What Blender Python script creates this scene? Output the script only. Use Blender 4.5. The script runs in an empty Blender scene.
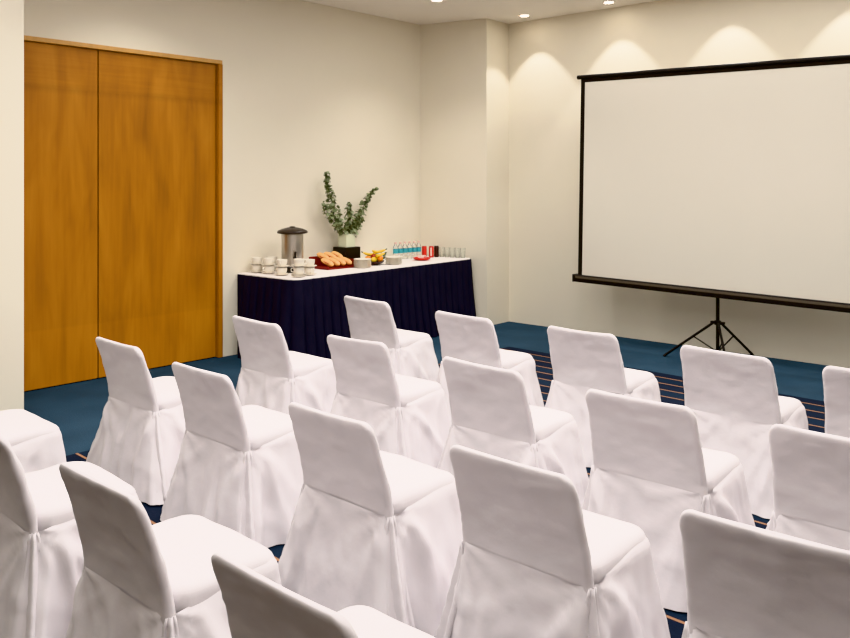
import bpy, math, random
from mathutils import Vector, noise as mnoise
PI = math.pi
C = bpy.context.scene.collection
sc = bpy.context.scene

# ------------------------------------------------------------------ helpers
class MB:
    """collects vertices and faces of ONE mesh"""
    def __init__(s): s.v = []; s.f = []; s.mi = []; s.cur = 0
    def face(s, idx): s.f.append(tuple(idx)); s.mi.append(s.cur)
    def box(s, x0, x1, y0, y1, z0, z1):
        b = len(s.v)
        s.v += [(x0,y0,z0),(x1,y0,z0),(x1,y1,z0),(x0,y1,z0),(x0,y0,z1),(x1,y0,z1),(x1,y1,z1),(x0,y1,z1)]
        for q in ((3,2,1,0),(4,5,6,7),(0,1,5,4),(1,2,6,5),(2,3,7,6),(3,0,4,7)): s.face([b+i for i in q])
        return s
    def prism(s, poly, z0, z1):
        b = len(s.v); n = len(poly)
        s.v += [(p[0],p[1],z0) for p in poly] + [(p[0],p[1],z1) for p in poly]
        s.face([b+i for i in reversed(range(n))]); s.face([b+n+i for i in range(n)])
        for i in range(n):
            j = (i+1) % n; s.face((b+i, b+j, b+n+j, b+n+i))
        return s
    def rings(s, rs, cap0=True, cap1=True, closed=True):
        b = len(s.v); n = len(rs[0])
        for r in rs: s.v += [tuple(p) for p in r]
        for k in range(len(rs)-1):
            for i in range(n if closed else n-1):
                j = (i+1) % n
                s.face((b+k*n+i, b+k*n+j, b+(k+1)*n+j, b+(k+1)*n+i))
        if cap0: s.face([b+i for i in reversed(range(n))])
        if cap1: s.face([b+(len(rs)-1)*n+i for i in range(n)])
        return s
    def lathe(s, prof, n=24, c=(0,0,0), cap0=True, cap1=True):
        return s.rings([[(c[0]+r*math.cos(2*PI*i/n), c[1]+r*math.sin(2*PI*i/n), c[2]+z) for i in range(n)] for r, z in prof], cap0, cap1)
    def tube(s, pts, rad, n=10):
        P = [Vector(p) for p in pts]; rs = []
        R = rad if isinstance(rad, (list, tuple)) else [rad]*len(P)
        up = None
        for i, p in enumerate(P):
            d = (P[min(i+1, len(P)-1)] - P[max(i-1, 0)]).normalized()
            if up is None:
                up = d.orthogonal().normalized()
            else:
                up = (up - d*up.dot(d)).normalized()
            w = d.cross(up)
            rs.append([p + up*(R[i]*math.cos(2*PI*k/n)) + w*(R[i]*math.sin(2*PI*k/n)) for k in range(n)])
        return s.rings(rs)
    def ball(s, c, r, sc3=(1,1,1), n=14, m=9):
        return s.lathe_s([(r*math.sin(PI*(k+.02)/(m+.04)), -r*math.cos(PI*(k+.02)/(m+.04))) for k in range(m+1)], n, c, sc3)
    def lathe_s(s, prof, n, c, k):
        return s.rings([[(c[0]+k[0]*r*math.cos(2*PI*i/n), c[1]+k[1]*r*math.sin(2*PI*i/n), c[2]+k[2]*z) for i in range(n)] for r, z in prof])
    def build(s, name, mat, parent=None, smooth=True, angle=40, bevel=0):
        me = bpy.data.meshes.new(name); me.from_pydata(s.v, [], s.f)
        ms = mat if isinstance(mat, (list, tuple)) else [mat]
        for m in ms: me.materials.append(m)
        me.polygons.foreach_set('material_index', s.mi)
        me.update()
        if smooth:
            me.polygons.foreach_set('use_smooth', [True]*len(me.polygons))
            if angle < 180: me.set_sharp_from_angle(angle=math.radians(angle))
        o = bpy.data.objects.new(name, me); C.objects.link(o)
        if parent: o.parent = parent
        if bevel:
            bv = o.modifiers.new('bevel', 'BEVEL'); bv.width = bevel; bv.segments = 2; bv.limit_method = 'ANGLE'
        return o

def tag(o, label, cat, group=None):
    o['label'] = label; o['category'] = cat
    if group: o['group'] = group
    return o
def thing(name, label, cat, loc=(0,0,0), rz=0, group=None):
    o = bpy.data.objects.new(name, None); C.objects.link(o); o.location = loc; o.rotation_euler = (0,0,rz)
    o.empty_display_size = .1
    return tag(o, label, cat, group)
def struct(o):
    o['kind'] = 'structure'; return o
def dup(root, loc, rz, label, group=None):
    r = root.copy(); C.objects.link(r); r.location = loc; r.rotation_euler = (0,0,rz); r['label'] = label
    if group: r['group'] = group
    for ch in list(root.children):
        c = ch.copy(); C.objects.link(c); c.parent = r
        for g in list(ch.children):
            d = g.copy(); C.objects.link(d); d.parent = c
    return r

# ------------------------------------------------------------------ materials
def L(r, g, b):
    f = lambda c: (c/255/12.92) if c/255 <= .04045 else ((c/255+.055)/1.055)**2.4
    return (f(r), f(g), f(b), 1)
def mat(name, col, rough=.5, metal=0, spec=.5, bump=0, bscale=60, var=0, vscale=4, coat=0, trans=0, sheen=0, stretch=None):
    m = bpy.data.materials.new(name); m.use_nodes = True
    nt = m.node_tree; N = nt.nodes; K = nt.links; b = N['Principled BSDF']
    b.inputs['Base Color'].default_value = col; b.inputs['Roughness'].default_value = rough
    b.inputs['Metallic'].default_value = metal; b.inputs['Specular IOR Level'].default_value = spec
    b.inputs['Coat Weight'].default_value = coat; b.inputs['Transmission Weight'].default_value = trans
    b.inputs['Sheen Weight'].default_value = sheen
    tc = N.new('ShaderNodeTexCoord'); src = tc.outputs['Object']
    if stretch:
        mp = N.new('ShaderNodeMapping'); mp.inputs['Scale'].default_value = stretch; K.new(src, mp.inputs['Vector']); src = mp.outputs[0]
    if var:
        n = N.new('ShaderNodeTexNoise'); n.inputs['Scale'].default_value = vscale; n.inputs['Detail'].default_value = 4
        K.new(src, n.inputs['Vector'])
        r = N.new('ShaderNodeMapRange'); r.inputs['From Min'].default_value = .3; r.inputs['From Max'].default_value = .7
        r.inputs['To Min'].default_value = 1-var; r.inputs['To Max'].default_value = 1+var
        K.new(n.outputs['Fac'], r.inputs['Value'])
        mx = N.new('ShaderNodeVectorMath'); mx.operation = 'SCALE'; mx.inputs[0].default_value = col[:3]
        K.new(r.outputs[0], mx.inputs['Scale']); K.new(mx.outputs[0], b.inputs['Base Color'])
    if bump:
        n = N.new('ShaderNodeTexNoise'); n.inputs['Scale'].default_value = bscale; n.inputs['Detail'].default_value = 3
        K.new(src, n.inputs['Vector'])
        bp = N.new('ShaderNodeBump'); bp.inputs['Strength'].default_value = bump; bp.inputs['Distance'].default_value = .01
        K.new(n.outputs['Fac'], bp.inputs['Height']); K.new(bp.outputs[0], b.inputs['Normal'])
    return m

def emit(name, col, s):
    m = bpy.data.materials.new(name); m.use_nodes = True
    b = m.node_tree.nodes['Principled BSDF']; b.inputs['Base Color'].default_value = col
    b.inputs['Emission Color'].default_value = col; b.inputs['Emission Strength'].default_value = s
    return m

M = {}
M['wall'] = mat('cream wall paint', L(224,217,201), .75, spec=.25, bump=.06, bscale=180, var=.015, vscale=1.2)
M['ceil'] = mat('ceiling paint', L(238,232,223), .85, spec=.2, bump=.04, bscale=160)
M['cloth'] = mat('white slipcover cloth', L(214,209,212), .85, spec=.25, bump=.10, bscale=28, var=.012, vscale=6, sheen=.15)
M['white_cloth'] = mat('white table cloth', L(235,230,228), .8, spec=.3, bump=.06, bscale=40)
M['navy'] = mat('navy skirting cloth', L(37,37,49), .85, spec=.15, bump=.1, bscale=40, var=.15, vscale=5)
M['china'] = mat('white china', L(232,226,214), .22, spec=.5, var=.01)
M['plate_edge'] = M['china']
M['steel'] = mat('brushed steel', L(190,184,176), .34, metal=1, bump=.03, bscale=90, stretch=(1,1,.05))
M['black'] = mat('black plastic', L(24,21,20), .4, spec=.5, var=.05)
M['brown_black'] = mat('dark urn lid plastic', L(52,44,40), .38, spec=.5, var=.05)
M['box'] = mat('black lacquered wood', L(20,17,17), .4, spec=.4, var=.1)
M['metal_black'] = mat('black painted metal', L(22,19,18), .5, spec=.25, var=.04)
M['metal_grey'] = mat('grey brown painted metal', L(92,84,74), .45, spec=.4, var=.04)
M['screen'] = mat('matte projection fabric', L(214,209,197), .9, spec=.1, var=.006, vscale=1.5)
M['mask'] = mat('black screen border', L(30,25,22), .8, spec=.2, var=.03)
M['trim'] = mat('light oak trim', L(196,150,88), .45, var=.08, vscale=3, stretch=(6,6,.6))
M['glass'] = mat('clear glass', (.96,.98,.97,1), .03, trans=1, spec=.5)
M['frost'] = mat('pale frosted glass', L(212,216,190), .25, spec=.5, var=.03)
M['water_bottle'] = mat('clear bottle plastic', (.95,.97,.98,1), .05, trans=1, spec=.5)
M['teal'] = mat('teal label paper', L(66,158,172), .45, var=.12, vscale=30)
M['pinkcap'] = mat('pale pink cap', L(224,190,180), .4, var=.03)
M['red'] = mat('bright red', L(200,48,40), .35, var=.08, vscale=20)
M['redwhite'] = mat('pale can stripe', L(232,200,190), .35, var=.03)
M['darkred'] = mat('dark red lacquer', L(120,20,22), .4, var=.1)
M['cola'] = mat('dark cola', L(50,20,14), .25, var=.08)
M['bread'] = mat('golden bread crust', L(236,184,120), .6, bump=.2, bscale=50, var=.22, vscale=22)
M['ham'] = mat('pink sandwich filling', L(206,110,80), .6, var=.2, vscale=40)
M['banana'] = mat('banana peel', L(236,196,60), .45, var=.12, vscale=12)
M['orange'] = mat('orange peel', L(232,140,34), .45, bump=.15, bscale=150, var=.1, vscale=14)
M['lemon'] = mat('yellow fruit peel', L(238,205,70), .45, bump=.1, bscale=120, var=.08)
M['redfruit'] = mat('dark red apple skin', L(150,40,24), .3, var=.25, vscale=16)
M['leaf'] = mat('eucalyptus leaf', L(128,138,106), .55, var=.35, vscale=18)
M['stem'] = mat('green brown stem', L(92,88,56), .6, var=.15)
M['sugar'] = mat('white paper sachet', L(236,214,206), .6, var=.04)

def wood_mat():
    m = bpy.data.materials.new('amber wood veneer'); m.use_nodes = True
    nt = m.node_tree; N = nt.nodes; K = nt.links; b = N['Principled BSDF']
    b.inputs['Roughness'].default_value = .42; b.inputs['Specular IOR Level'].default_value = .35
    tc = N.new('ShaderNodeTexCoord')
    def nz(scl, sc_, det=4, dist=0):
        mp = N.new('ShaderNodeMapping'); mp.inputs['Scale'].default_value = scl; K.new(tc.outputs['Object'], mp.inputs[0])
        n = N.new('ShaderNodeTexNoise'); n.inputs['Scale'].default_value = sc_; n.inputs['Detail'].default_value = det; n.inputs['Distortion'].default_value = dist
        K.new(mp.outputs[0], n.inputs[0]); return n.outputs['Fac']
    fig = nz((1,2.2,.45), 2.2, 3, .6)          # broad cloudy figure
    grain = nz((4,10,.5), 3.0, 4, .3)          # vertical grain
    hgrain = nz((4,.8,16), 2.0, 4, .3)         # horizontal grain of the head band
    sep = N.new('ShaderNodeSeparateXYZ'); K.new(tc.outputs['Object'], sep.inputs[0])
    gt = N.new('ShaderNodeMath'); gt.operation = 'GREATER_THAN'; gt.inputs[1].default_value = 2.62; K.new(sep.outputs['Z'], gt.inputs[0])
    mixg = N.new('ShaderNodeMix'); K.new(gt.outputs[0], mixg.inputs[0]); K.new(grain, mixg.inputs[2]); K.new(hgrain, mixg.inputs[3])
    add = N.new('ShaderNodeMath'); add.operation = 'MULTIPLY_ADD'; add.inputs[1].default_value = .26; K.new(mixg.outputs[0], add.inputs[0])
    m2 = N.new('ShaderNodeMath'); m2.operation = 'MULTIPLY'; m2.inputs[1].default_value = .74; K.new(fig, m2.inputs[0]); K.new(m2.outputs[0], add.inputs[2])
    cr = N.new('ShaderNodeValToRGB'); e = cr.color_ramp.elements
    e[0].position = .30; e[0].color = L(140,88,24); e[1].position = .70; e[1].color = L(180,121,40)
    x = e.new(.5); x.color = L(164,105,26)
    K.new(add.outputs[0], cr.inputs[0])
    # faint joint line between the head band and the lower veneer
    sb = N.new('ShaderNodeMath'); sb.operation = 'SUBTRACT'; sb.inputs[1].default_value = 2.62; K.new(sep.outputs['Z'], sb.inputs[0])
    ab = N.new('ShaderNodeMath'); ab.operation = 'ABSOLUTE'; K.new(sb.outputs[0], ab.inputs[0])
    mr = N.new('ShaderNodeMapRange'); mr.inputs['From Max'].default_value = .05; mr.inputs['To Min'].default_value = .84; K.new(ab.outputs[0], mr.inputs[0])
    lo = N.new('ShaderNodeMapRange'); lo.inputs['From Min'].default_value = .50; lo.inputs['From Max'].default_value = .52
    lo.inputs['To Min'].default_value = 1.08; K.new(sep.outputs['Z'], lo.inputs[0])
    mm = N.new('ShaderNodeMath'); mm.operation = 'MULTIPLY'; K.new(mr.outputs[0], mm.inputs[0]); K.new(lo.outputs[0], mm.inputs[1]); mr = mm
    mu = N.new('ShaderNodeVectorMath'); mu.operation = 'SCALE'; K.new(cr.outputs[0], mu.inputs[0]); K.new(mr.outputs[0], mu.inputs['Scale'])
    K.new(mu.outputs[0], b.inputs['Base Color'])
    return m
M['wood'] = wood_mat()

def carpet_mat():
    m = bpy.data.materials.new('striped carpet'); m.use_nodes = True
    nt = m.node_tree; N = nt.nodes; K = nt.links; b = N['Principled BSDF']
    b.inputs['Roughness'].default_value = .95; b.inputs['Specular IOR Level'].default_value = .1
    tc = N.new('ShaderNodeTexCoord'); sep = N.new('ShaderNodeSeparateXYZ'); K.new(tc.outputs['Object'], sep.inputs[0])
    def mth(op, a, bb=None, c=None):
        n = N.new('ShaderNodeMath'); n.operation = op
        for i, v in enumerate((a, bb, c)):
            if v is None: continue
            if isinstance(v, (int, float)): n.inputs[i].default_value = v
            else: K.new(v, n.inputs[i])
        return n.outputs[0]
    X, Y = sep.outputs['X'], sep.outputs['Y']
    yy = mth('MULTIPLY_ADD', X, .035, Y)             # stripes run a hair off the wall
    yy = mth('ADD', yy, .16)
    ins = mth('MULTIPLY', mth('LESS_THAN', yy, 7.36), mth('GREATER_THAN', X, -5.42))
    fr = mth('FRACT', mth('DIVIDE', mth('SUBTRACT', yy, 7.2-.203*60-.1015), .203))
    dist = mth('MULTIPLY', mth('ABSOLUTE', mth('SUBTRACT', fr, .5)), .203)
    line = mth('LESS_THAN', dist, .0088)
    fr2 = mth('FRACT', mth('DIVIDE', mth('SUBTRACT', yy, 7.2-.406*60), .406))
    band = mth('GREATER_THAN', fr2, .5)
    nz = N.new('ShaderNodeTexNoise'); nz.inputs['Scale'].default_value = 90; nz.inputs['Detail'].default_value = 3; K.new(tc.outputs['Object'], nz.inputs[0])
    nb = N.new('ShaderNodeTexNoise'); nb.inputs['Scale'].default_value = 2.2; nb.inputs['Detail'].default_value = 3; K.new(tc.outputs['Object'], nb.inputs[0])
    def mix(f, a, c):
        n = N.new('ShaderNodeMix'); n.data_type = 'RGBA'
        K.new(f, n.inputs[0])
        for i, v in ((6, a), (7, c)):
            if isinstance(v, tuple): n.inputs[i].default_value = v
            else: K.new(v, n.inputs[i])
        return n.outputs[2]
    border = mix(nb.outputs['Fac'], L(44,58,70), L(58,80,98))
    navy = mix(band, L(32,38,51), L(33,43,57))
    stripe = mix(line, navy, L(148,112,88))
    col = mix(ins, border, stripe)
    sc_ = N.new('ShaderNodeVectorMath'); sc_.operation = 'SCALE'; K.new(col, sc_.inputs[0])
    K.new(mth('MULTIPLY_ADD', nz.outputs['Fac'], .5, .75), sc_.inputs['Scale'])
    K.new(sc_.outputs[0], b.inputs['Base Color'])
    bp = N.new('ShaderNodeBump'); bp.inputs['Strength'].default_value = .35; bp.inputs['Distance'].default_value = .006
    K.new(nz.outputs['Fac'], bp.inputs['Height']); K.new(bp.outputs[0], b.inputs['Normal'])
    return m
M['carpet'] = carpet_mat()

# ------------------------------------------------------------------ the room
ZC = 3.84; XL = -7.29; YB = 8.72; XR = 3.2; Y0 = -3.0
DY0, DY1, DZ = 2.62, 4.97, 3.045
struct(MB().box(XL-.5, XR+.2, Y0-.2, YB+.2, -.1, 0).build('floor', M['carpet'], smooth=False))
struct(MB().box(XL-.5, XR+.2, Y0-.2, YB+.2, ZC, ZC+.1).build('ceiling', M['ceil'], smooth=False))
w = MB()
w.box(XL-.2, XL, DY1, YB+.2, 0, ZC); w.box(XL-.2, XL, DY0-.02, DY1, DZ, ZC); w.box(XL-.2, XL-.12, DY0-.02, DY1, 0, DZ)
struct(w.build('wall_left', M['wall'], smooth=False))
struct(MB().box(XL-.4, -6.345, Y0, 2.6, 0, ZC).build('wall_left_front', M['wall'], smooth=False))
struct(MB().box(XL, XR+.2, YB, YB+.2, 0, ZC).build('wall_back', M['wall'], smooth=False))
struct(MB().prism([(XL, 8.0), (-6.385, 8.235), (-6.40, YB), (XL, YB)], 0, ZC).build('wall_corner_column', M['wall'], smooth=False))
struct(MB().box(XR, XR+.2, Y0, YB, 0, ZC).build('wall_right', M['wall'], smooth=False))
struct(MB().box(-6.345, XR, Y0-.2, Y0, 0, ZC).build('wall_front', M['wall'], smooth=False))
# timber double door: two panels and the frame
struct(MB().box(XL-.075, XL-.03, DY0, 3.655, .008, DZ-.04).build('door_1', M['wood'], smooth=False, bevel=.003))
struct(MB().box(XL-.075, XL-.03, 3.667, DY1-.055, .008, DZ-.04).build('door_2', M['wood'], smooth=False, bevel=.003))
struct(MB().box(XL-.118, XL+.012, DY0, DY1, DZ-.036, DZ+.004).build('trim_1', M['trim'], smooth=False, bevel=.004))
struct(MB().box(XL-.118, XL+.012, DY1-.045, DY1+.004, 0, DZ-.037).build('trim_2', M['wood'], smooth=False, bevel=.004))

# ------------------------------------------------------------------ slip-covered chairs
def rrect(a, y0, y1, r, n):
    """n points spaced evenly round a rounded rectangle (anticlockwise from rear middle), with outward normals"""
    r = min(r, a-.001, (y1-y0)/2-.001)
    sx, sy = 2*(a-r), (y1-y0)-2*r; q = PI*r/2; P = 2*sx+2*sy+4*q
    segs = [('l',(0,y0),(1,0),sx/2,(0,-1)), ('c',(a-r,y0+r),-PI/2,q), ('l',(a,y0+r),(0,1),sy,(1,0)), ('c',(a-r,y1-r),0,q),
            ('l',(a-r,y1),(-1,0),sx,(0,1)), ('c',(-a+r,y1-r),PI/2,q), ('l',(-a,y1-r),(0,-1),sy,(-1,0)), ('c',(-a+r,y0+r),PI,q),
            ('l',(-a+r,y0),(1,0),sx/2,(0,-1))]
    out = []
    for i in range(n):
        s = P*i/n
        for g in segs:
            ln = g[3]
            if s <= ln or g is segs[-1]:
                if g[0] == 'l': out.append((g[1][0]+g[2][0]*s, g[1][1]+g[2][1]*s, g[4][0], g[4][1]))
                else:
                    th = g[2]+s/r; out.append((g[1][0]+r*math.cos(th), g[1][1]+r*math.sin(th), math.cos(th), math.sin(th)))
                break
            s -= ln
    return out

ZT, ZSEAM = .862, .478
def back_y(z):                       # rear face of the back rest
    if z <= ZSEAM: return .098
    return .098 - .106*((z-ZSEAM)/(ZT-ZSEAM))**1.38
def smooth(x): x = max(0, min(1, x)); return x*x*(3-2*x)

def chair_meshes(root, seed, tight=1.0):
    rnd = random.Random(seed); ox = Vector((rnd.uniform(0,90), rnd.uniform(0,90), rnd.uniform(0,90)))
    nz = lambda p, f: mnoise.noise(Vector(p)*f + ox)
    # --- back sleeve
    mb = MB(); rs = []; n = 88; th = .040; rc = .062
    zs = [.40, .43, .45] + [ZSEAM + (ZT-rc-ZSEAM)*k/16 for k in range(17)] + [ZT-rc+rc*math.sin(PI/2*k/9) for k in range(1, 10)]
    bl = [(rnd.uniform(.56,.80), rnd.uniform(-.09,.09), rnd.uniform(-.8,.8), rnd.uniform(.3,1)*rnd.choice((1,1,-1))) for _ in range(5)]
    tilt = rnd.uniform(-.006, .006); sag = rnd.uniform(.004, .012)
    for z in zs:
        hw = .274 - .011*smooth((z-.45)/.40)
        k = max(0, (z-(ZT-rc))/rc)
        hw2 = hw - rc*.8*(1-math.sqrt(max(0, 1-k*k)))
        t = th*(1-.12*smooth((z-.5)/.4)); ins = 0
        if k > .55: ins = t*.42*(1-math.sqrt(max(0, 1-((k-.55)/.45)**2)))
        y0 = back_y(z)
        ring = []
        for (x, y, nx, ny) in rrect(hw2, y0+ins, y0+t-ins, .0185 if ins == 0 else max(.003, .0185-ins*.9), n):
            u = x/hw
            topk = smooth((z-.60)/.24)
            hollow = .012*(1-u*u)*math.sin(PI*min(1, max(0, (z-ZSEAM)/(ZT-ZSEAM))))       # cloth hangs in a little between the side rails
            y += hollow*(1 if ny < -.5 else -.4 if ny > .5 else 0)
            d = (.006*nz((x*1.0, y*3, z*1.6), 5.5)*(1-.6*k) + .003*nz((x*.9+z*1.2, y, z*2.6-x*.8), 12)*(1-k)) if abs(ny) > .3 else .003*nz((x, y, z), 5)
            if ny < -.3: d += .003*topk*(1-k)*math.sin(14*u+9*z+seed)*(1-abs(u))
            if ny < -.3: d += .0035*(1-k)*sum(st*math.exp(-((z-zc-sl*u)/.011)**2)*math.exp(-((u-uc)/.5)**2) for zc, sl, uc, st in bl)
            zz = z - (sag*(1-u*u) - tilt*u)*smooth((z-.74)/.10)
            ring.append((x+nx*d, y+ny*d, zz))
        rs.append(ring)
    mb.rings(rs); mb.build('back_cover', M['cloth'], root, angle=180)
    # --- seat cover
    mb = MB(); rs = []; n = 96
    for s, z in [(.99, .45), (1.0, .48), (.998, .500), (.99, .513), (.972, .524), (.945, .532), (.905, .538), (.85, .542), (.76, .545), (.62, .547), (.46, .548), (.28, .548), (.12, .548), (.02, .548)]:
        a = .268*s; yc = .336; hy = .208*s
        ring = []
        for (x, y, nx, ny) in rrect(a, yc-hy, yc+hy, .06*s, n):
            e = nz((x, y, z), 9)*.004 + nz((x, y*2, 0), 4)*.006
            fr = smooth((y-.40)/.12)
            ring.append((x, y, z + e*(1 if s < .98 else .3) - .004*fr))
        rs.append(ring)
    mb.rings(rs, cap0=False); mb.build('seat_cover', M['cloth'], root, angle=180)
    # --- skirt hanging to the floor all round
    n = 200; T = [0, .012, .03, .06, .1, .15, .2, .26, .32, .38, .44, .5, .56, .62, .68, .74, .8, .86, .91, .95, .98, 1.0]
    comps = [(k, rnd.uniform(0, 2*PI), rnd.uniform(.6, 1.2)*(.0115 if k < 9 else .008 if k < 16 else .005), rnd.uniform(-.8, .8)) for k in (5, 7, 9, 12, 15, 19, 23, 28)]
    flx = rnd.uniform(.085, .115); frn = rnd.uniform(.05, .075)
    def dims(t):
        a = .276 + flx*tight*t**1.15
        yr = back_y(ZSEAM) - .007 - (.085+.02*frn/.06)*t**1.1
        yf = .544 + frn*t**1.1
        return a, yr, yf, .058+.02*t
    fph = rnd.uniform(0, 6); mb = MB(); rs = []
    creases = [(rnd.choice((-1, 1)), rnd.uniform(.3, .8), rnd.uniform(.4, 1.0)) for _ in range(7)]
    for t in T:
        a, yr, yf, r = dims(t); ring = []
        for i, (x, y, nx, ny) in enumerate(rrect(a, yr, yf, r, n)):
            u = i/n
            rear = 1-smooth((y-(yr+.05))/.10)
            zt = .514 + (ZSEAM-.514)*rear - .034*(1-rear)*(1-smooth((y-yr-.05)/.30))
            d = 0
            for k, ph, am, dr in comps: d += am*math.sin(2*PI*k*u+ph+dr*t)
            rearface = 1 if ny < -.5 else 0
            d *= t**1.25*(.7 if rearface else 1.0)
            d -= .016*max(0, 1-t/.06)**2*(1-rear)
            d += .008*max(0, 1-6*abs(nz((x*.8+t*.2, y*.8, t*.33-x*.3), 5)))*smooth(t*7)*(1-.5*t)
            # vertical box pleat let in at each rear corner
            cx = a-abs(x); cy = y-yr
            if cy < .25 and cx < .2:
                q = (cy if nx != 0 and abs(nx) > .5 else -cx)
                pin = math.exp(-((q-.035)/.022)**2)
                d += t**.7*(-.012*pin) + .018*t**.6*math.exp(-((q+.01)/.02)**2) + .022*t**.7*math.exp(-((q-.085)/.028)**2)
            # drag lines falling from the gather towards the middle of the rear panel and the sides
            for sgn, sl, st in creases:
                if ny < -.5:
                    dd = (a*sgn - x)*sgn - sl*t*.5
                    d += .013*st*math.exp(-(dd/.024)**2)*smooth(t*3)*(1-.6*t)
                elif abs(nx) > .5:
                    dd = (y-yr) - (.10+sl*.55*t)
                    d += .015*st*math.exp(-(dd/.026)**2)*smooth(t*3)
            drop = t*.46
            if rear > .5 and ny < -.3: hx = a-abs(x)
            elif abs(nx) > .5: hx = max(0, y-yr-.02)
            else: hx = 9
            if hx < .6:
                ag = math.atan2(hx+.004, drop+.004); rd_ = math.hypot(hx, drop)
                d += (.0075 if ny > -.3 else .005)*math.sin(ag*15+fph+(2 if x > 0 else 0)+rd_*5)*smooth(rd_/.06)*math.exp(-rd_/.26)
            d += .006*nz((x, y, t*.45), 8)*smooth(t*4) + .003*nz((x, y, t*.45), 17)*smooth(t*6)
            zh = .006 + .010*max(0, nz((x, y, 0), 3.0)+.2)
            z = zt + (zh-zt)*t
            ring.append((x+nx*d, y+ny*d, z))
        rs.append(ring)
    mb.rings(rs, cap0=False, cap1=False)
    mb.build('skirt', M['cloth'], root, angle=180)
    # --- pleated flap gathered at each rear corner below the seam
    for sgn in (-1, 1):
        mb = MB(); rs = []; ln = rnd.uniform(.95, 1.0); ns = 25; sk = rnd.uniform(-.25, .25); phs = rnd.uniform(-.6, .6)
        for k in range(19):
            t = k/18*ln
            a, yr, yf, r = dims(t)
            px, py = sgn*(a-.004), yr+.022+.05*t
            ox_, oy_ = sgn*.93, -.37; tx, ty = -oy_*sgn, ox_*sgn    # outwards and along
            wdt = .014+.058*t**.75; dep = .010+.030*t**.9
            row = []
            for j in range(ns):
                s = -1+2*j/(ns-1)
                o = dep*(.25+.65*math.cos(2*PI*s*1.0+phs*t))*(1-s**4) - .034*abs(s)**3*min(1,t*4)
                o += .004*math.sin(40*t+seed)*t*(1-s*s) + .004*nz((s*.1, t*.5, sgn), 9)
                al = s*wdt + sk*.05*t*t
                row.append((px+ox_*o+tx*al, py+oy_*o+ty*al, ZSEAM-.004+(.012-ZSEAM)*t))
            rs.append(row)
        mb.rings(rs, cap0=False, cap1=False, closed=False)
        p = mb.build('pleat', M['cloth'], root, angle=180)
        so = p.modifiers.new('thick', 'SOLIDIFY'); so.thickness = .002

# rear-left corner of each chair's top, as measured along the rows (x of left edge, y of the back's top)
rows = [
 [(-5.095,4.66,1),(-4.0,4.56,1),(-3.06,4.60,1),(-2.105,4.545,.55),(-1.335,4.56,.4)],
 [(-4.925,3.45,1),(-3.905,3.43,1),(-2.92,3.39,1),(-1.985,3.31,.8),(-1.165,3.32,.6)],
 [(-4.875,2.42,1.5),(-3.90,2.35,1),(-2.82,2.255,1),(-1.925,2.275,.8),(-1.055,2.285,.8)],
 [(-4.80,1.42,1),(-3.715,1.25,1),(-2.785,1.255,1),(-1.82,1.21,1)],
]
rown = ['front row nearest the screen', 'second row', 'third row', 'back row nearest the viewer']
coln = ['leftmost', 'second from left', 'third from left', 'fourth from left', 'rightmost']
special = {
 (0,0): 'white slipcovered banquet chair right in front of the navy skirted buffet, leftmost of front row',
 (0,1): 'white slipcovered banquet chair near the right end of the buffet, second of front row',
 (0,2): 'white slipcovered banquet chair below the left corner of the screen, third of front row',
 (0,3): 'white slipcovered banquet chair standing in front of the screen tripod in the front row',
 (0,4): 'white slipcovered chair of the front row cut off by the right edge of the picture',
 (1,0): 'white slipcovered chair at the left end of the buffet, leftmost of the second row',
 (2,0): 'white slipcovered chair beside the amber wooden doors, leftmost of the third row',
 (2,3): 'white slipcovered chair in third row, fourth from left, whole back facing at bottom centre',
 (2,4): 'large white chair back at bottom right corner, rightmost of the third row',
 (3,0): 'white chair mostly cut off at left edge below the wall end, only its seat showing',
 (3,1): 'white slipcovered chair cut by the left edge, second from left in the back row',
 (3,2): 'white slipcovered chair with shaded back at lower left, third in the back row',
 (3,3): 'white slipcovered chair with shaded back top cut by bottom edge, rightmost of the back row',
}
for r, row in enumerate(rows):
    for c, (x, y, tight) in enumerate(row):
        lab = special.get((r, c), 'white slipcovered banquet chair in the %s, %s' % (rown[r], coln[c]))
        t = thing('banquet_chair', lab, 'chair', (x+.236, y, 0), {(3,1):-.05, (2,2):-.02, (1,0):.02, (0,2):-.02}.get((r,c), 0), 'white slipcovered chairs in rows facing the screen')
        chair_meshes(t, 11+r*7+c*3, tight)

# ------------------------------------------------------------------ buffet table
TZ = .85
def arc_path(pts, rad, step=.01):
    out = []
    P = [Vector(p) for p in pts]
    cur = P[0]
    for i in range(1, len(P)-1):
        d0 = (P[i]-P[i-1]).normalized(); d1 = (P[i+1]-P[i]).normalized()
        a = P[i]-d0*rad[i]; b = P[i]+d1*rad[i]
        k = max(1, int((a-cur).length/step))
        out += [cur.lerp(a, j/k) for j in range(k)]
        for j in range(12):
            s = j/12; out.append(a.lerp(P[i], s).lerp(P[i].lerp(b, s), s))
        cur = b
    k = max(1, int((P[-1]-cur).length/step)); out += [cur.lerp(P[-1], j/k) for j in range(k+1)]
    return out
tpts = [(-7.275,5.165),(-6.395,5.195),(-6.545,8.13),(-7.275,7.975)]
trad = [0,.14,.07,0]
path = arc_path(tpts, trad)
tb = thing('buffet_table', 'long buffet table against the left wall, hidden under white and navy cloths', 'table', (-6.95,6.6,0))
tb2 = [(-7.255+6.95,5.20-6.6),(-6.46+6.95,5.235-6.6),(-6.61+6.95,8.06-6.6),(-7.255+6.95,7.93-6.6)]
MB().prism(tb2, TZ-.055, TZ-.030).build('tabletop', M['metal_grey'], tb, smooth=False)
for (x, y) in ((-.25,-1.3),(.4,-1.28),(.22,1.25),(-.25,1.22)):
    MB().lathe([(.018,0),(.018,TZ-.056)], 12, (x,y,0)).build('leg', M['metal_black'], tb)
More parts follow.
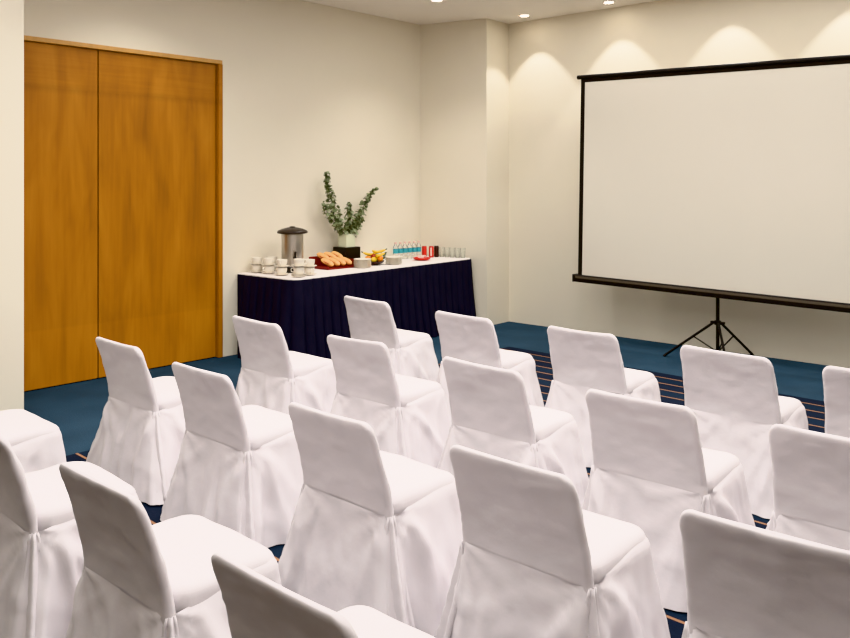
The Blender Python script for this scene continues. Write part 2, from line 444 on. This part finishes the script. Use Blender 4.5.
# white cloth on top
mb = MB(); inner = [p for p in path]
cen = Vector((-6.95,6.6))
ring = lambda off, z: [((p-cen)*(1+off/ (p-cen).length)+cen).to_tuple()+(z,) for p in inner]
mb.rings([ring(.010, TZ-.024), ring(.012, TZ-.008), ring(.010, TZ-.002), ring(.0, TZ)])
tag(mb.build('tablecloth', M['white_cloth'], angle=60), 'white cloth lying flat over the top of the buffet table', 'tablecloth')
# navy box-pleated skirting round the three open sides
mb = MB(); rs = []
L_ = [0]
for i in range(1, len(path)): L_.append(L_[-1]+(path[i]-path[i-1]).length)
def skirt_d(s, t):
    k = s/.118; f = k-math.floor(k); h = math.sin(math.floor(k)*12.9)*.5
    tri = smooth(f/.16) if f < .16 else (1-smooth((f-.72)/.28) if f > .72 else 1)
    return (.010+.042*t**.7)*tri*(1+.3*h) + .05*t*t + .012*math.sin(s*5+h)*t
for z in (TZ-.012, TZ-.03, TZ-.06, TZ-.12, TZ-.2, .5, .36, .24, .12, .04, .004):
    t = (TZ-.012-z)/(TZ-.016); row = []
    for i, p in enumerate(path):
        d = (path[min(i+1, len(path)-1)]-path[max(i-1, 0)]).normalized(); nrm = Vector((d.y, -d.x))
        e = min(1, L_[i]/.15, (L_[-1]-L_[i])/.15)
        q = p + nrm*(.014+skirt_d(L_[i], t)*e)
        q.x = max(q.x, XL+.004)
        row.append((q.x, q.y, z))
    rs.append(row)
mb.rings(rs, cap0=False, cap1=False, closed=False)
tag(mb.build('table_skirt', M['navy'], angle=70), 'dark navy pleated table skirt hanging to the floor round the buffet', 'table skirt')

# ------------------------------------------------------------------ coffee urn
u = thing('coffee_urn', 'tall stainless steel coffee urn with dark domed lid behind the cups', 'coffee urn', (-6.93,5.60,TZ+.001), math.radians(62))
MB().lathe([(.115,0),(.122,.012),(.122,.05),(.112,.062)], 32).build('base', M['black'], u)
MB().lathe([(.110,.062),(.114,.07),(.114,.40),(.112,.41)], 40).build('body', M['steel'], u)
mb = MB().lathe([(.135,.405),(.158,.410),(.160,.425),(.150,.438),(.11,.455),(.06,.468),(.03,.472)], 36)
ld = mb.build('lid', M['brown_black'], u)
MB().lathe([(.03,.471),(.032,.477),(.02,.481)], 20).build('knob', M['black'], ld)
mb = MB().tube([(0,-.10,.155),(0,-.15,.158),(0,-.165,.14),(0,-.165,.115)], [.016,.016,.015,.013], 12)
sp = mb.build('faucet', M['black'], u)
MB().tube([(0,-.155,.16),(0,-.158,.195),(0,-.168,.225)], [.008,.009,.012], 10).build('lever', M['black'], sp)
# ------------------------------------------------------------------ cups and saucers
def lathe_cup(root):
    MB().lathe([(.028,0),(.033,.003),(.044,.014),(.052,.036),(.056,.074),(.054,.075),(.050,.038),(.041,.016),(.014,.011)], 24).build('bowl', M['china'], root, angle=60)
    MB().tube([(.052,0,.062),(.069,0,.064),(.080,0,.051),(.076,0,.03),(.050,0,.024)], .005, 8).build('handle', M['china'], root)
cupseed = thing('coffee_cup', '', 'cup'); lathe_cup(cupseed)
sau = MB().lathe([(.030,0),(.032,.002),(.052,.005),(.077,.016),(.078,.018),(.052,.0085),(.027,.005)], 28).build('saucer', M['china'], angle=60)
stacks = [(-7.16,5.315,2,'leftmost'), (-6.99,5.335,2,'second from left'), (-7.12,5.475,2,'rear one beside the urn'), (-6.76,5.325,2,'third from left in front'),
          (-6.50,5.335,2,'nearest to the table corner'), (-6.56,5.52,2,'rightmost, beside the pastry tray')]
first = True; firsts = True
rr = random.Random(4)
for (x, y, n, w) in stacks:
    z = TZ+.001
    if 'corner' in w:
        for k in range(4):
            s_ = sau.copy(); C.objects.link(s_); s_.location = (x, y, z); z += .0052
            tag(s_, '%s spare saucer under the cup stack nearest to the table corner' % ('lowest','second lowest','third lowest','uppermost')[k], 'saucer', 'saucers stacked with the cups')
    for k in range(n):
        lvl = ('lower','upper')[k] if n == 2 else ('lowest','middle','topmost')[k]
        jx, jy = rr.uniform(-.003,.003), rr.uniform(-.003,.003)
        lab = '%s white saucer in the cup stack %s' % (lvl, w)
        if firsts: s_ = sau; firsts = False
        else: s_ = sau.copy(); C.objects.link(s_)
        s_.location = (x+jx, y+jy, z); tag(s_, lab, 'saucer', 'saucers stacked with the cups')
        z += .0052
        lab = '%s white coffee cup in the cup stack %s' % (lvl, w)
        rz = rr.uniform(0, 6.28)
        if first:
            cupseed.location = (x+jx, y+jy, z); cupseed.rotation_euler = (0,0,rz); cupseed['label'] = lab; cupseed['group'] = 'coffee cups stacked on the buffet'; first = False
        else: dup(cupseed, (x+jx, y+jy, z), rz, lab, 'coffee cups stacked on the buffet')
        z += .0755
    # nothing on top

# ------------------------------------------------------------------ pastry tray
DIR = math.radians(90)      # along the table
tr = thing('pastry_tray', 'dark red tray with raised red rim holding filled rolls', 'tray', (-6.94,6.195,TZ+.001), 0)
MB().box(-.16,.16,-.23,.23,0,.012).build('base', M['darkred'], tr, smooth=False, bevel=.004)
mb = MB(); mb.box(-.16,-.145,-.23,.23,.012,.125); mb.box(-.145,.16,.215,.23,.012,.085); mb.box(-.145,.16,-.23,-.215,.012,.03)
mb.build('rim', M['darkred'], tr, smooth=False, bevel=.004)
def roll(root, ln=.165, r=.032):
    pts = []; rad = []
    for k in range(11):
        s = -1+2*k/10; pts.append((.016*s*s, s*ln/2, r*.95)); rad.append(r*math.sqrt(max(.04, 1-abs(s)**3)))
    m = MB().tube(pts, rad, 14); m.build('bread', M['bread'], root)
    MB().rings([[( (r*1.06*math.cos(a))+.004, math.sin(a)*ln*.40, r*(.95+.12*h)) for a in [2*PI*i/20 for i in range(20)]] for h in (-1,1)]).build('filling', M['ham'], root)
rolls = []
for k in range(4):
    rolls.append((.03, -.155+.09*k, .030, ('first','second','third','fourth')[k]+' from the left in the front line on the red tray'))
for k in range(3):
    rolls.append((-.075, -.12+.10*k, .085, ('left','middle','right')[k]+' of the three raised at the tray rear'))
seed_roll = None
for k, (dx, dy, dz, w) in enumerate(rolls):
    lab = 'golden filled bread roll, '+w
    loc = (-6.93+dx, 6.21+dy, TZ+.0135+dz); rz = math.radians(-72+6*math.sin(k*3)); tl = (-.38, .15*math.sin(k*5), rz)
    if k == 0:
        seed_roll = thing('filled_roll', lab, 'bread roll', loc, rz, 'filled rolls on the red tray'); roll(seed_roll); o = seed_roll
    else: o = dup(seed_roll, loc, rz, lab)
    o.rotation_euler = tl

# ------------------------------------------------------------------ black box, glass vase, eucalyptus
BX, BY = -7.13, 6.56
tag(MB().box(-.11,.11,-.115,.115,0,.20).build('riser_box', M['box'], smooth=False, bevel=.004), 'black square riser box carrying the flower vase', 'box').location = (BX, BY, TZ+.001)
bpy.data.objects['riser_box'].rotation_euler = (0,0,0)
vz = TZ+.202
mb = MB(); h = .15; a = .07; b_ = .064
ringq = lambda s, z: [(x, y, z) for x, y, _, _ in rrect(s, -s, s, .006, 40)]
mb.rings([ringq(a,0), ringq(a,h), ringq(b_,h), ringq(b_,.012)])
va = mb.build('flower_vase', M['frost'], angle=40); va.location = (BX, BY, vz)
tag(va, 'square pale glass vase of greenery standing on the black box', 'vase')
def branch(pts, lab, wid0, wid1, nl, seed, r0=.005):
    rnd = random.Random(seed); P = [Vector(p) for p in pts]; fine = []
    for i in range(len(P)-1):
        p0 = P[max(i-1,0)]; p1 = P[i]; p2 = P[i+1]; p3 = P[min(i+2,len(P)-1)]
        for k in range(8):
            s = k/8
            fine.append(.5*((2*p1)+(p2-p0)*s+(2*p0-5*p1+4*p2-p3)*s*s+(3*p1-p0-3*p2+p3)*s**3))
    fine.append(P[-1])
    t = thing('eucalyptus_branch', lab, 'plant', P[0], 0, 'eucalyptus branches in the vase')
    o = P[0]; n = len(fine)
    MB().tube([p-o for p in fine], [r0*(1-.75*i/n) for i in range(n)], 6).build('stem', M['stem'], t)
    mb = MB()
    for k in range(nl):
        s = .30+.70*(k+rnd.random())/nl
        i = min(n-2, int(s*(n-1))); p = fine[i]; d = (fine[i+1]-fine[i]).normalized()
        wv = (wid0+(wid1-wid0)*(s-.3)/.7)*1.1
        side = Vector((rnd.gauss(0,1), rnd.gauss(0,1), rnd.gauss(0,.8))); side = (side-d*side.dot(d)).normalized()
        c = p + side*wv*rnd.uniform(.2,1.0) + d*rnd.uniform(-.01,.02)
        sz = rnd.uniform(.016,.027)*(1.1-.45*s)
        nrm = (side*.6+d*.5+Vector((rnd.gauss(0,.5),rnd.gauss(0,.5),rnd.gauss(0,.5)+.3))).normalized()
        e1 = nrm.cross(side).normalized(); e2 = nrm.cross(e1)
        b = len(mb.v); m = 7
        mb.v += [tuple(c-o)] + [tuple(c-o+e1*(sz*math.cos(2*PI*j/m))+e2*(sz*1.2*math.sin(2*PI*j/m))+nrm*(sz*.22)) for j in range(m)]
        for j in range(m): mb.face((b, b+1+j, b+1+(j+1) % m))
    mb.build('leaves', M['leaf'], t, angle=180)
zt = vz+h
def bp(dy, dz, dx=0): return (BX+dx, BY+dy*1.22, zt+(dz*1.12 if dz > 0 else dz))
branch([bp(-.03,-.12), bp(-.05,0), bp(-.13,.16), bp(-.20,.36), bp(-.235,.50), bp(-.25,.63)], 'tallest eucalyptus branch rising to the upper left', .075, .022, 250, 1)
branch([bp(.0,-.12), bp(-.03,0), bp(-.15,.11), bp(-.24,.22), bp(-.28,.32)], 'bushy eucalyptus branch spreading low to the left', .065, .03, 150, 2)
branch([bp(.02,-.12), bp(.01,0,.02), bp(.02,.12,.03), bp(.0,.24,.03), bp(.01,.31,.03)], 'short upright eucalyptus branch in the middle of the vase', .07, .02, 150, 3)
branch([bp(.03,-.12), bp(.05,0), bp(.15,.15), bp(.23,.29), bp(.30,.39), bp(.40,.47)], 'long thin eucalyptus branch leaning far to the right', .065, .015, 190, 4)
branch([bp(.04,-.12), bp(.05,0,.03), bp(.09,.08,.05), bp(.13,.16,.05)], 'short leafy eucalyptus branch low on the right of the vase', .06, .04, 130, 5)

# ------------------------------------------------------------------ plates
plate = MB().lathe([(.055,0),(.058,.003),(.085,.008),(.098,.014),(.099,.0165),(.084,.0115),(.05,.006),(.02,.0055)], 36).build('plate', M['china'], angle=60)
ords = ['bottom','second from bottom','third from bottom','fourth from bottom','fifth from bottom','sixth from bottom','seventh from bottom','top']
fp = True
for (x, y, n, w) in ((-6.69,6.39,8,'stack beside the bread rolls'), (-6.70,6.90,7,'stack right of the fruit')):
    for k in range(n):
        o = plate if fp else plate.copy()
        if not fp: C.objects.link(o)
        fp = False
        o.location = (x+rr.uniform(-.002,.002), y+rr.uniform(-.002,.002), TZ+.001+k*.0118)
        tag(o, '%s white plate of the %s' % ('top' if k == n-1 else ords[k], w), 'plate', 'white plates stacked on the buffet')

# ------------------------------------------------------------------ fruit
FX, FY = -6.83, 6.70
fb = MB().lathe([(.05,0),(.06,.004),(.10,.02),(.125,.045),(.122,.047),(.095,.026),(.05,.010)], 30).build('fruit_bowl', M['cola'], angle=60)
fb.location = (FX, FY, TZ+.001); tag(fb, 'shallow dark bowl heaped with fruit between the plate stacks', 'bowl')
def fruit(name, lab, cat, c, r, m, k3=(1,1,1)):
    t = thing(name, lab, cat, c, 0)
    MB().ball((0,0,0), r, k3).build('flesh', M[m], t)
    MB().lathe([(.006,r*k3[2]-.004),(.004,r*k3[2]+.006)], 8).build('stalk', M['stem'], t)
z0 = TZ+.058
fruit('orange', 'round orange at the front of the fruit bowl', 'fruit', (FX+.07,FY+.035,z0+.014), .036, 'orange')
fruit('orange', 'round orange at the back left of the fruit bowl', 'fruit', (FX-.03,FY-.06,z0+.012), .037, 'orange')
fruit('lemon', 'yellow lemon at the front left of the fruit bowl', 'fruit', (FX+.05,FY-.045,z0+.008), .031, 'lemon', (1,1.25,1))
fruit('lemon', 'yellow lemon at the right of the fruit bowl', 'fruit', (FX-.01,FY+.075,z0+.012), .031, 'lemon', (1.2,1,1))
fruit('apple', 'dark red apple in the middle of the fruit bowl', 'fruit', (FX,FY,z0+.035), .034, 'redfruit')
def banana(lab, c, rz, curl=.05):
    t = thing('banana', lab, 'fruit', c, rz, 'bananas on the fruit bowl')
    pts = []; rad = []
    for k in range(12):
        s = -1+2*k/11; pts.append((curl*s*s*.8, s*.085, curl*.5*s*s)); rad.append(.016*(1-.72*abs(s)**5))
    MB().tube(pts, rad, 10).build('peel', M['banana'], t)
    MB().tube([pts[-1], tuple(Vector(pts[-1])+Vector((.012,.014,.012)))], [.006,.005], 8).build('stalk', M['stem'], t)
banana('yellow banana lying along the front of the fruit heap', (FX+.08,FY-.01,z0+.052), .25)
banana('yellow banana lying across the top of the fruit heap', (FX+.01,FY+.05,z0+.088), -.3)
banana('yellow banana lying at the back of the fruit heap', (FX-.06,FY+.02,z0+.055), 2.9)
# dark leafy garnish behind
gl = MB(); rg = random.Random(8)
for k in range(60):
    c = Vector((rg.uniform(-.05,.05), rg.uniform(-.10,.10), rg.uniform(.0,.09))); nrm = Vector((rg.gauss(0,1), rg.gauss(0,1), rg.gauss(.5,1))).normalized()
    e1 = nrm.orthogonal().normalized(); e2 = nrm.cross(e1); s = rg.uniform(.014,.028); b = len(gl.v)
    gl.v += [tuple(c+e1*s*1.6), tuple(c+e2*s*.6+nrm*.004), tuple(c-e1*s*1.6), tuple(c-e2*s*.6+nrm*.004)]; gl.face((b,b+1,b+2,b+3))
gl.tube([(0,-.09,.0),(0,0,.02),(0,.09,.0)], .006, 6)
g_ = gl.build('leaf_garnish', M['leaf'], angle=180); g_.location = (FX-.13, FY+.20, TZ+.02); tag(g_, 'dark green leaf garnish lying behind the fruit beside the black box', 'leaves')

# ------------------------------------------------------------------ water bottles
def bottle(root):
    MB().lathe([(.028,0),(.031,.005),(.031,.05),(.029,.06),(.031,.07),(.031,.135),(.026,.16),(.014,.182),(.013,.195)], 20).build('bottle_body', M['water_bottle'], root)
    MB().lathe([(.0316,.078),(.0318,.08),(.0318,.128),(.0316,.13)], 20, cap0=False, cap1=False).build('label_band', M['teal'], root)
    MB().lathe([(.0145,.190),(.0155,.192),(.0155,.212),(.014,.214)], 16).build('cap', M['pinkcap'], root)
b0 = None; nb = ['leftmost','second from left','third from left','third from right','second from right','rightmost']
for k in range(6):
    f = k/5; x = -7.08+.045*f*0; y = 7.32+.385*f
    x = -7.08+.03*f
    lab = '%s clear water bottle with teal label in the row' % nb[k]
    if b0 is None:
        b0 = thing('water_bottle', lab, 'bottle', (x,y,TZ+.001), 0, 'water bottles with teal labels'); bottle(b0)
    else: dup(b0, (x,y,TZ+.001), k*.7, lab)
# ------------------------------------------------------------------ drink cans and cola glass
def can(root, m):
    c = MB().lathe([(.024,0),(.029,.006),(.031,.014),(.031,.128),(.026,.139),(.0255,.142)], 22).build('can_body', M[m], root)
    MB().lathe([(.026,.1425),(.0265,.144),(.022,.1445)], 22).build('can_lid', M['steel'], root)
    return c
for x, y, m, lab in ((-7.04,7.80,'red','bright red drink can next to the rightmost water bottle'), (-6.97,7.855,'red','bright red drink can with pale stripe in the middle of the cans'), (-6.955,7.935,'cola','dark brown drink can beside the empty glasses')):
    t = thing('drink_can', lab, 'can', (x,y,TZ+.001), 0, 'drink cans on the buffet'); can(t, m)
    if 'stripe' in lab:
        MB().rings([[(.0316*math.cos(a), .0316*math.sin(a), z) for a in [-1.25+.05*i for i in range(13)]] for z in (.02,.125)], cap0=False, cap1=False, closed=False).build('stripe', M['redwhite'], t)
# red dish with sachets
ds = MB().lathe([(.06,0),(.07,.003),(.10,.016),(.108,.032),(.104,.033),(.09,.018),(.05,.008)], 30).build('red_dish', M['red'], angle=60)
ds.location = (-6.80,7.49,TZ+.001); tag(ds, 'low red dish of paper sachets in front of the bottles', 'dish')
for k in range(7):
    s = MB().rings([[(x,y,z) for x,y,_,_ in rrect(w_, -.018, .018, .004, 16)] for w_, z in ((.028,0),(.030,.003),(.028,.006))]).build('sugar_sachet', M['sugar'])
    s.location = (-6.80+.045*math.cos(k*2.4)*(k > 0), 7.49+.045*math.sin(k*2.4)*(k > 0), TZ+.024+.0065*k*.7); s.rotation_euler = (0,.05,k*1.1)
    tag(s, 'white paper sachet lying in the red dish', 'sachet', 'paper sachets in the red dish')
# glasses
def tumbler(root):
    MB().lathe([(.026,0),(.028,.002),(.033,.12),(.0318,.12),(.0268,.010),(.005,.009)], 22).build('tumbler', M['glass'], root)
gn = ['leftmost','second from left','middle','second from right','rightmost']
t0 = MB().lathe([(.026,0),(.028,.002),(.033,.125),(.0316,.125),(.0266,.012),(.004,.011)], 24).build('drinking_glass', M['glass'], angle=50)
for k in range(5):
    o = t0 if k == 0 else t0.copy()
    if k: C.objects.link(o)
    o.location = (-6.905+.072*k, 7.985+.016*k, TZ+.001)
    tag(o, '%s empty clear drinking glass at the right end of the buffet' % gn[k], 'glass', 'empty glasses at the end of the buffet')

# ------------------------------------------------------------------ projection screen on a tripod
SY = 8.10; ROLL = math.radians(1.05); PX = -3.425
ps = thing('projection_screen', 'large white portable projection screen with black border on a black tripod', 'projection screen', (PX, SY, 0))
def rolled(mb):                    # the screen hangs a degree out of level on its stand
    c, s = math.cos(ROLL), math.sin(ROLL)
    mb.v = [(x*c+(z-.7)*s, y, .7-(x+.025)*s+(z-.7)*c) for x, y, z in mb.v]; return mb
W2 = 1.56; zb, ztp = .71, 2.96
rolled(MB().box(-W2+.05, W2-.05, -.002, .002, zb+.01, ztp-.06)).build('screen_fabric', M['screen'], ps, smooth=False)
mb = MB(); mb.box(-W2, -W2+.05, -.004, .004, zb, ztp-.03); mb.box(W2-.05, W2, -.004, .004, zb, ztp-.03); mb.box(-W2+.05, W2-.05, -.004, .004, ztp-.075, ztp-.03)
rolled(mb).build('black_border', M['mask'], ps, smooth=False)
rolled(MB().tube([(-W2-.045,.0,ztp-.016),(W2+.045,.0,ztp-.016)], .024, 12)).build('top_bar', M['metal_black'], ps)
mb = MB(); rs = []
prof = [(-.045,-.035),(.045,-.035),(.045,.03),(.03,.045),(-.03,.045),(-.045,.03)]
for x in (-W2-.03, W2+.03): rs.append([(x, y, zb-.02+z) for y, z in prof])
hs = rolled(mb.rings(rs)).build('housing', M['metal_black'], ps, smooth=False, bevel=.006)
mb = MB().box(-W2-.01, W2+.01, -.0465, -.0452, zb-.012, zb+.012); rolled(mb).build('housing_strip', M['metal_grey'], hs, smooth=False)
for sx in (-1, 1):
    rolled(MB().box(sx*(W2+.04)-.010, sx*(W2+.04)+.010, -.047, .047, zb-.057, zb+.027)).build('end_cap', M['black'], hs, smooth=False, bevel=.004)
py = .10
pole = MB().tube([(0,py,.045),(0,py,zb+.1)], .017, 14).build('pole', M['metal_black'], ps)
MB().tube([(.05,py,zb+.1),(.05,py,ztp-.05)], .012, 12).build('extension_rod', M['metal_black'], ps)
mb = MB().tube([(0,py,.365),(0,py,.405)], .034, 16); mb.box(-.07,.07,py-.018,py+.018,.373,.397)
MB.build(mb, 'collar', M['metal_black'], ps, bevel=.003)
MB().tube([(0,py,.09),(0,py,.115)], .026, 14).build('collar', M['metal_black'], ps)
for ang in (198, 72, 303):
    a = math.radians(ang); dx, dy = math.cos(a), math.sin(a)
    rr_ = .52 if ang == 72 else .52
    lg = MB().tube([(dx*.04,py+dy*.04,.385),(dx*rr_,py+dy*rr_,.012)], .0125, 10).build('leg', M['metal_black'], ps)
    MB().tube([(dx*(rr_-.015),py+dy*(rr_-.015),.022),(dx*(rr_+.006),py+dy*(rr_+.006),.002)], .015, 10).build('rubber_foot', M['black'], lg)
    MB().tube([(dx*.022,py+dy*.022,.102),(dx*rr_*.44,py+dy*rr_*.44,.228)], .007, 8).build('brace', M['metal_black'], lg)

# ------------------------------------------------------------------ recessed lights
M['bulb'] = emit('lamp glow', (1,.90,.74,1), 20)
M['lighttrim'] = mat('white light trim', L(225,216,204), .5, var=.01)
WASH = [(-5.93,8.40),(-4.78,8.42),(-3.50,8.42),(-2.30,8.42),(-1.1,8.42),(.1,8.42),(1.3,8.42)]
vis = [(-6.155,7.03,'round recessed ceiling light above the right end of the buffet'), (-5.93,8.40,'round recessed ceiling light close to the corner column'), (-4.78,8.42,'round recessed ceiling light above the left part of the screen')]
for x, y, lab in vis:
    t = thing('downlight', lab, 'ceiling light', (x,y,ZC), 0, 'recessed ceiling lights')
    MB().lathe([(.062,-.001),(.060,-.006),(.054,-.006),(.052,-.001)], 24, cap0=False, cap1=False).build('trim_ring', M['lighttrim'], t)
    MB().lathe([(.051,-.0015),(.051,-.004)], 20).build('bulb', M['bulb'], t)
def spot(loc, power, ang, blend, rad=.03, tgt=None, col=(1,.94,.86)):
    l = bpy.data.lights.new('spot', 'SPOT'); l.energy = power; l.spot_size = math.radians(ang); l.spot_blend = blend
    l.shadow_soft_size = rad; l.color = col
    o = bpy.data.objects.new('spot', l); C.objects.link(o); o.location = loc
    if tgt: o.rotation_euler = (Vector(tgt)-Vector(loc)).to_track_quat('-Z','Y').to_euler()
    return o
for x, y in WASH:
    spot((x,y,ZC-.02), 30, 79, .28, .02, col=(1,.97,.94))
# general downlights over the seating and the doors
for y, p in ((6.3,.8),(4.25,1.0),(3.05,.8),(1.95,.55),(.85,.3)):
    for x in (-5.2,-3.8,-2.3,-.8):
        spot((x,y,ZC-.03), 46*p, 120, .8, .08, col=(1,.965,.93))
spot((-6.155,7.03,ZC-.02), 45, 110, .7, .05)
spot((-6.4,3.9,ZC-.02), 36, 130, .8, .06, col=(1,.97,.88))
a = bpy.data.lights.new('ceiling_fill', 'AREA'); a.shape = 'RECTANGLE'; a.size = 7; a.size_y = 9; a.energy = 230; a.color = (1,.965,.93)
o = bpy.data.objects.new('ceiling_fill', a); C.objects.link(o); o.location = (-2.2, 3.6, ZC-.01)
wd = bpy.data.worlds.new('World'); sc.world = wd; wd.use_nodes = True
wd.node_tree.nodes['Background'].inputs[0].default_value = (.9,.85,.8,1); wd.node_tree.nodes['Background'].inputs[1].default_value = .1

# ------------------------------------------------------------------ camera
cam = bpy.data.cameras.new('camera'); co = bpy.data.objects.new('camera', cam); C.objects.link(co)
cam.sensor_width = 36; cam.lens = 36*833.47/850; cam.shift_y = -(319-182)/850; cam.clip_start = .05
co.location = (0,0,1.8); co.rotation_euler = (PI/2, 0, math.radians(42.02)); sc.camera = co
sc.view_settings.view_transform = 'Khronos PBR Neutral'; sc.view_settings.look = 'None'; sc.view_settings.exposure = 0.9
sc.cycles.use_denoising = True; sc.cycles.diffuse_bounces = 8
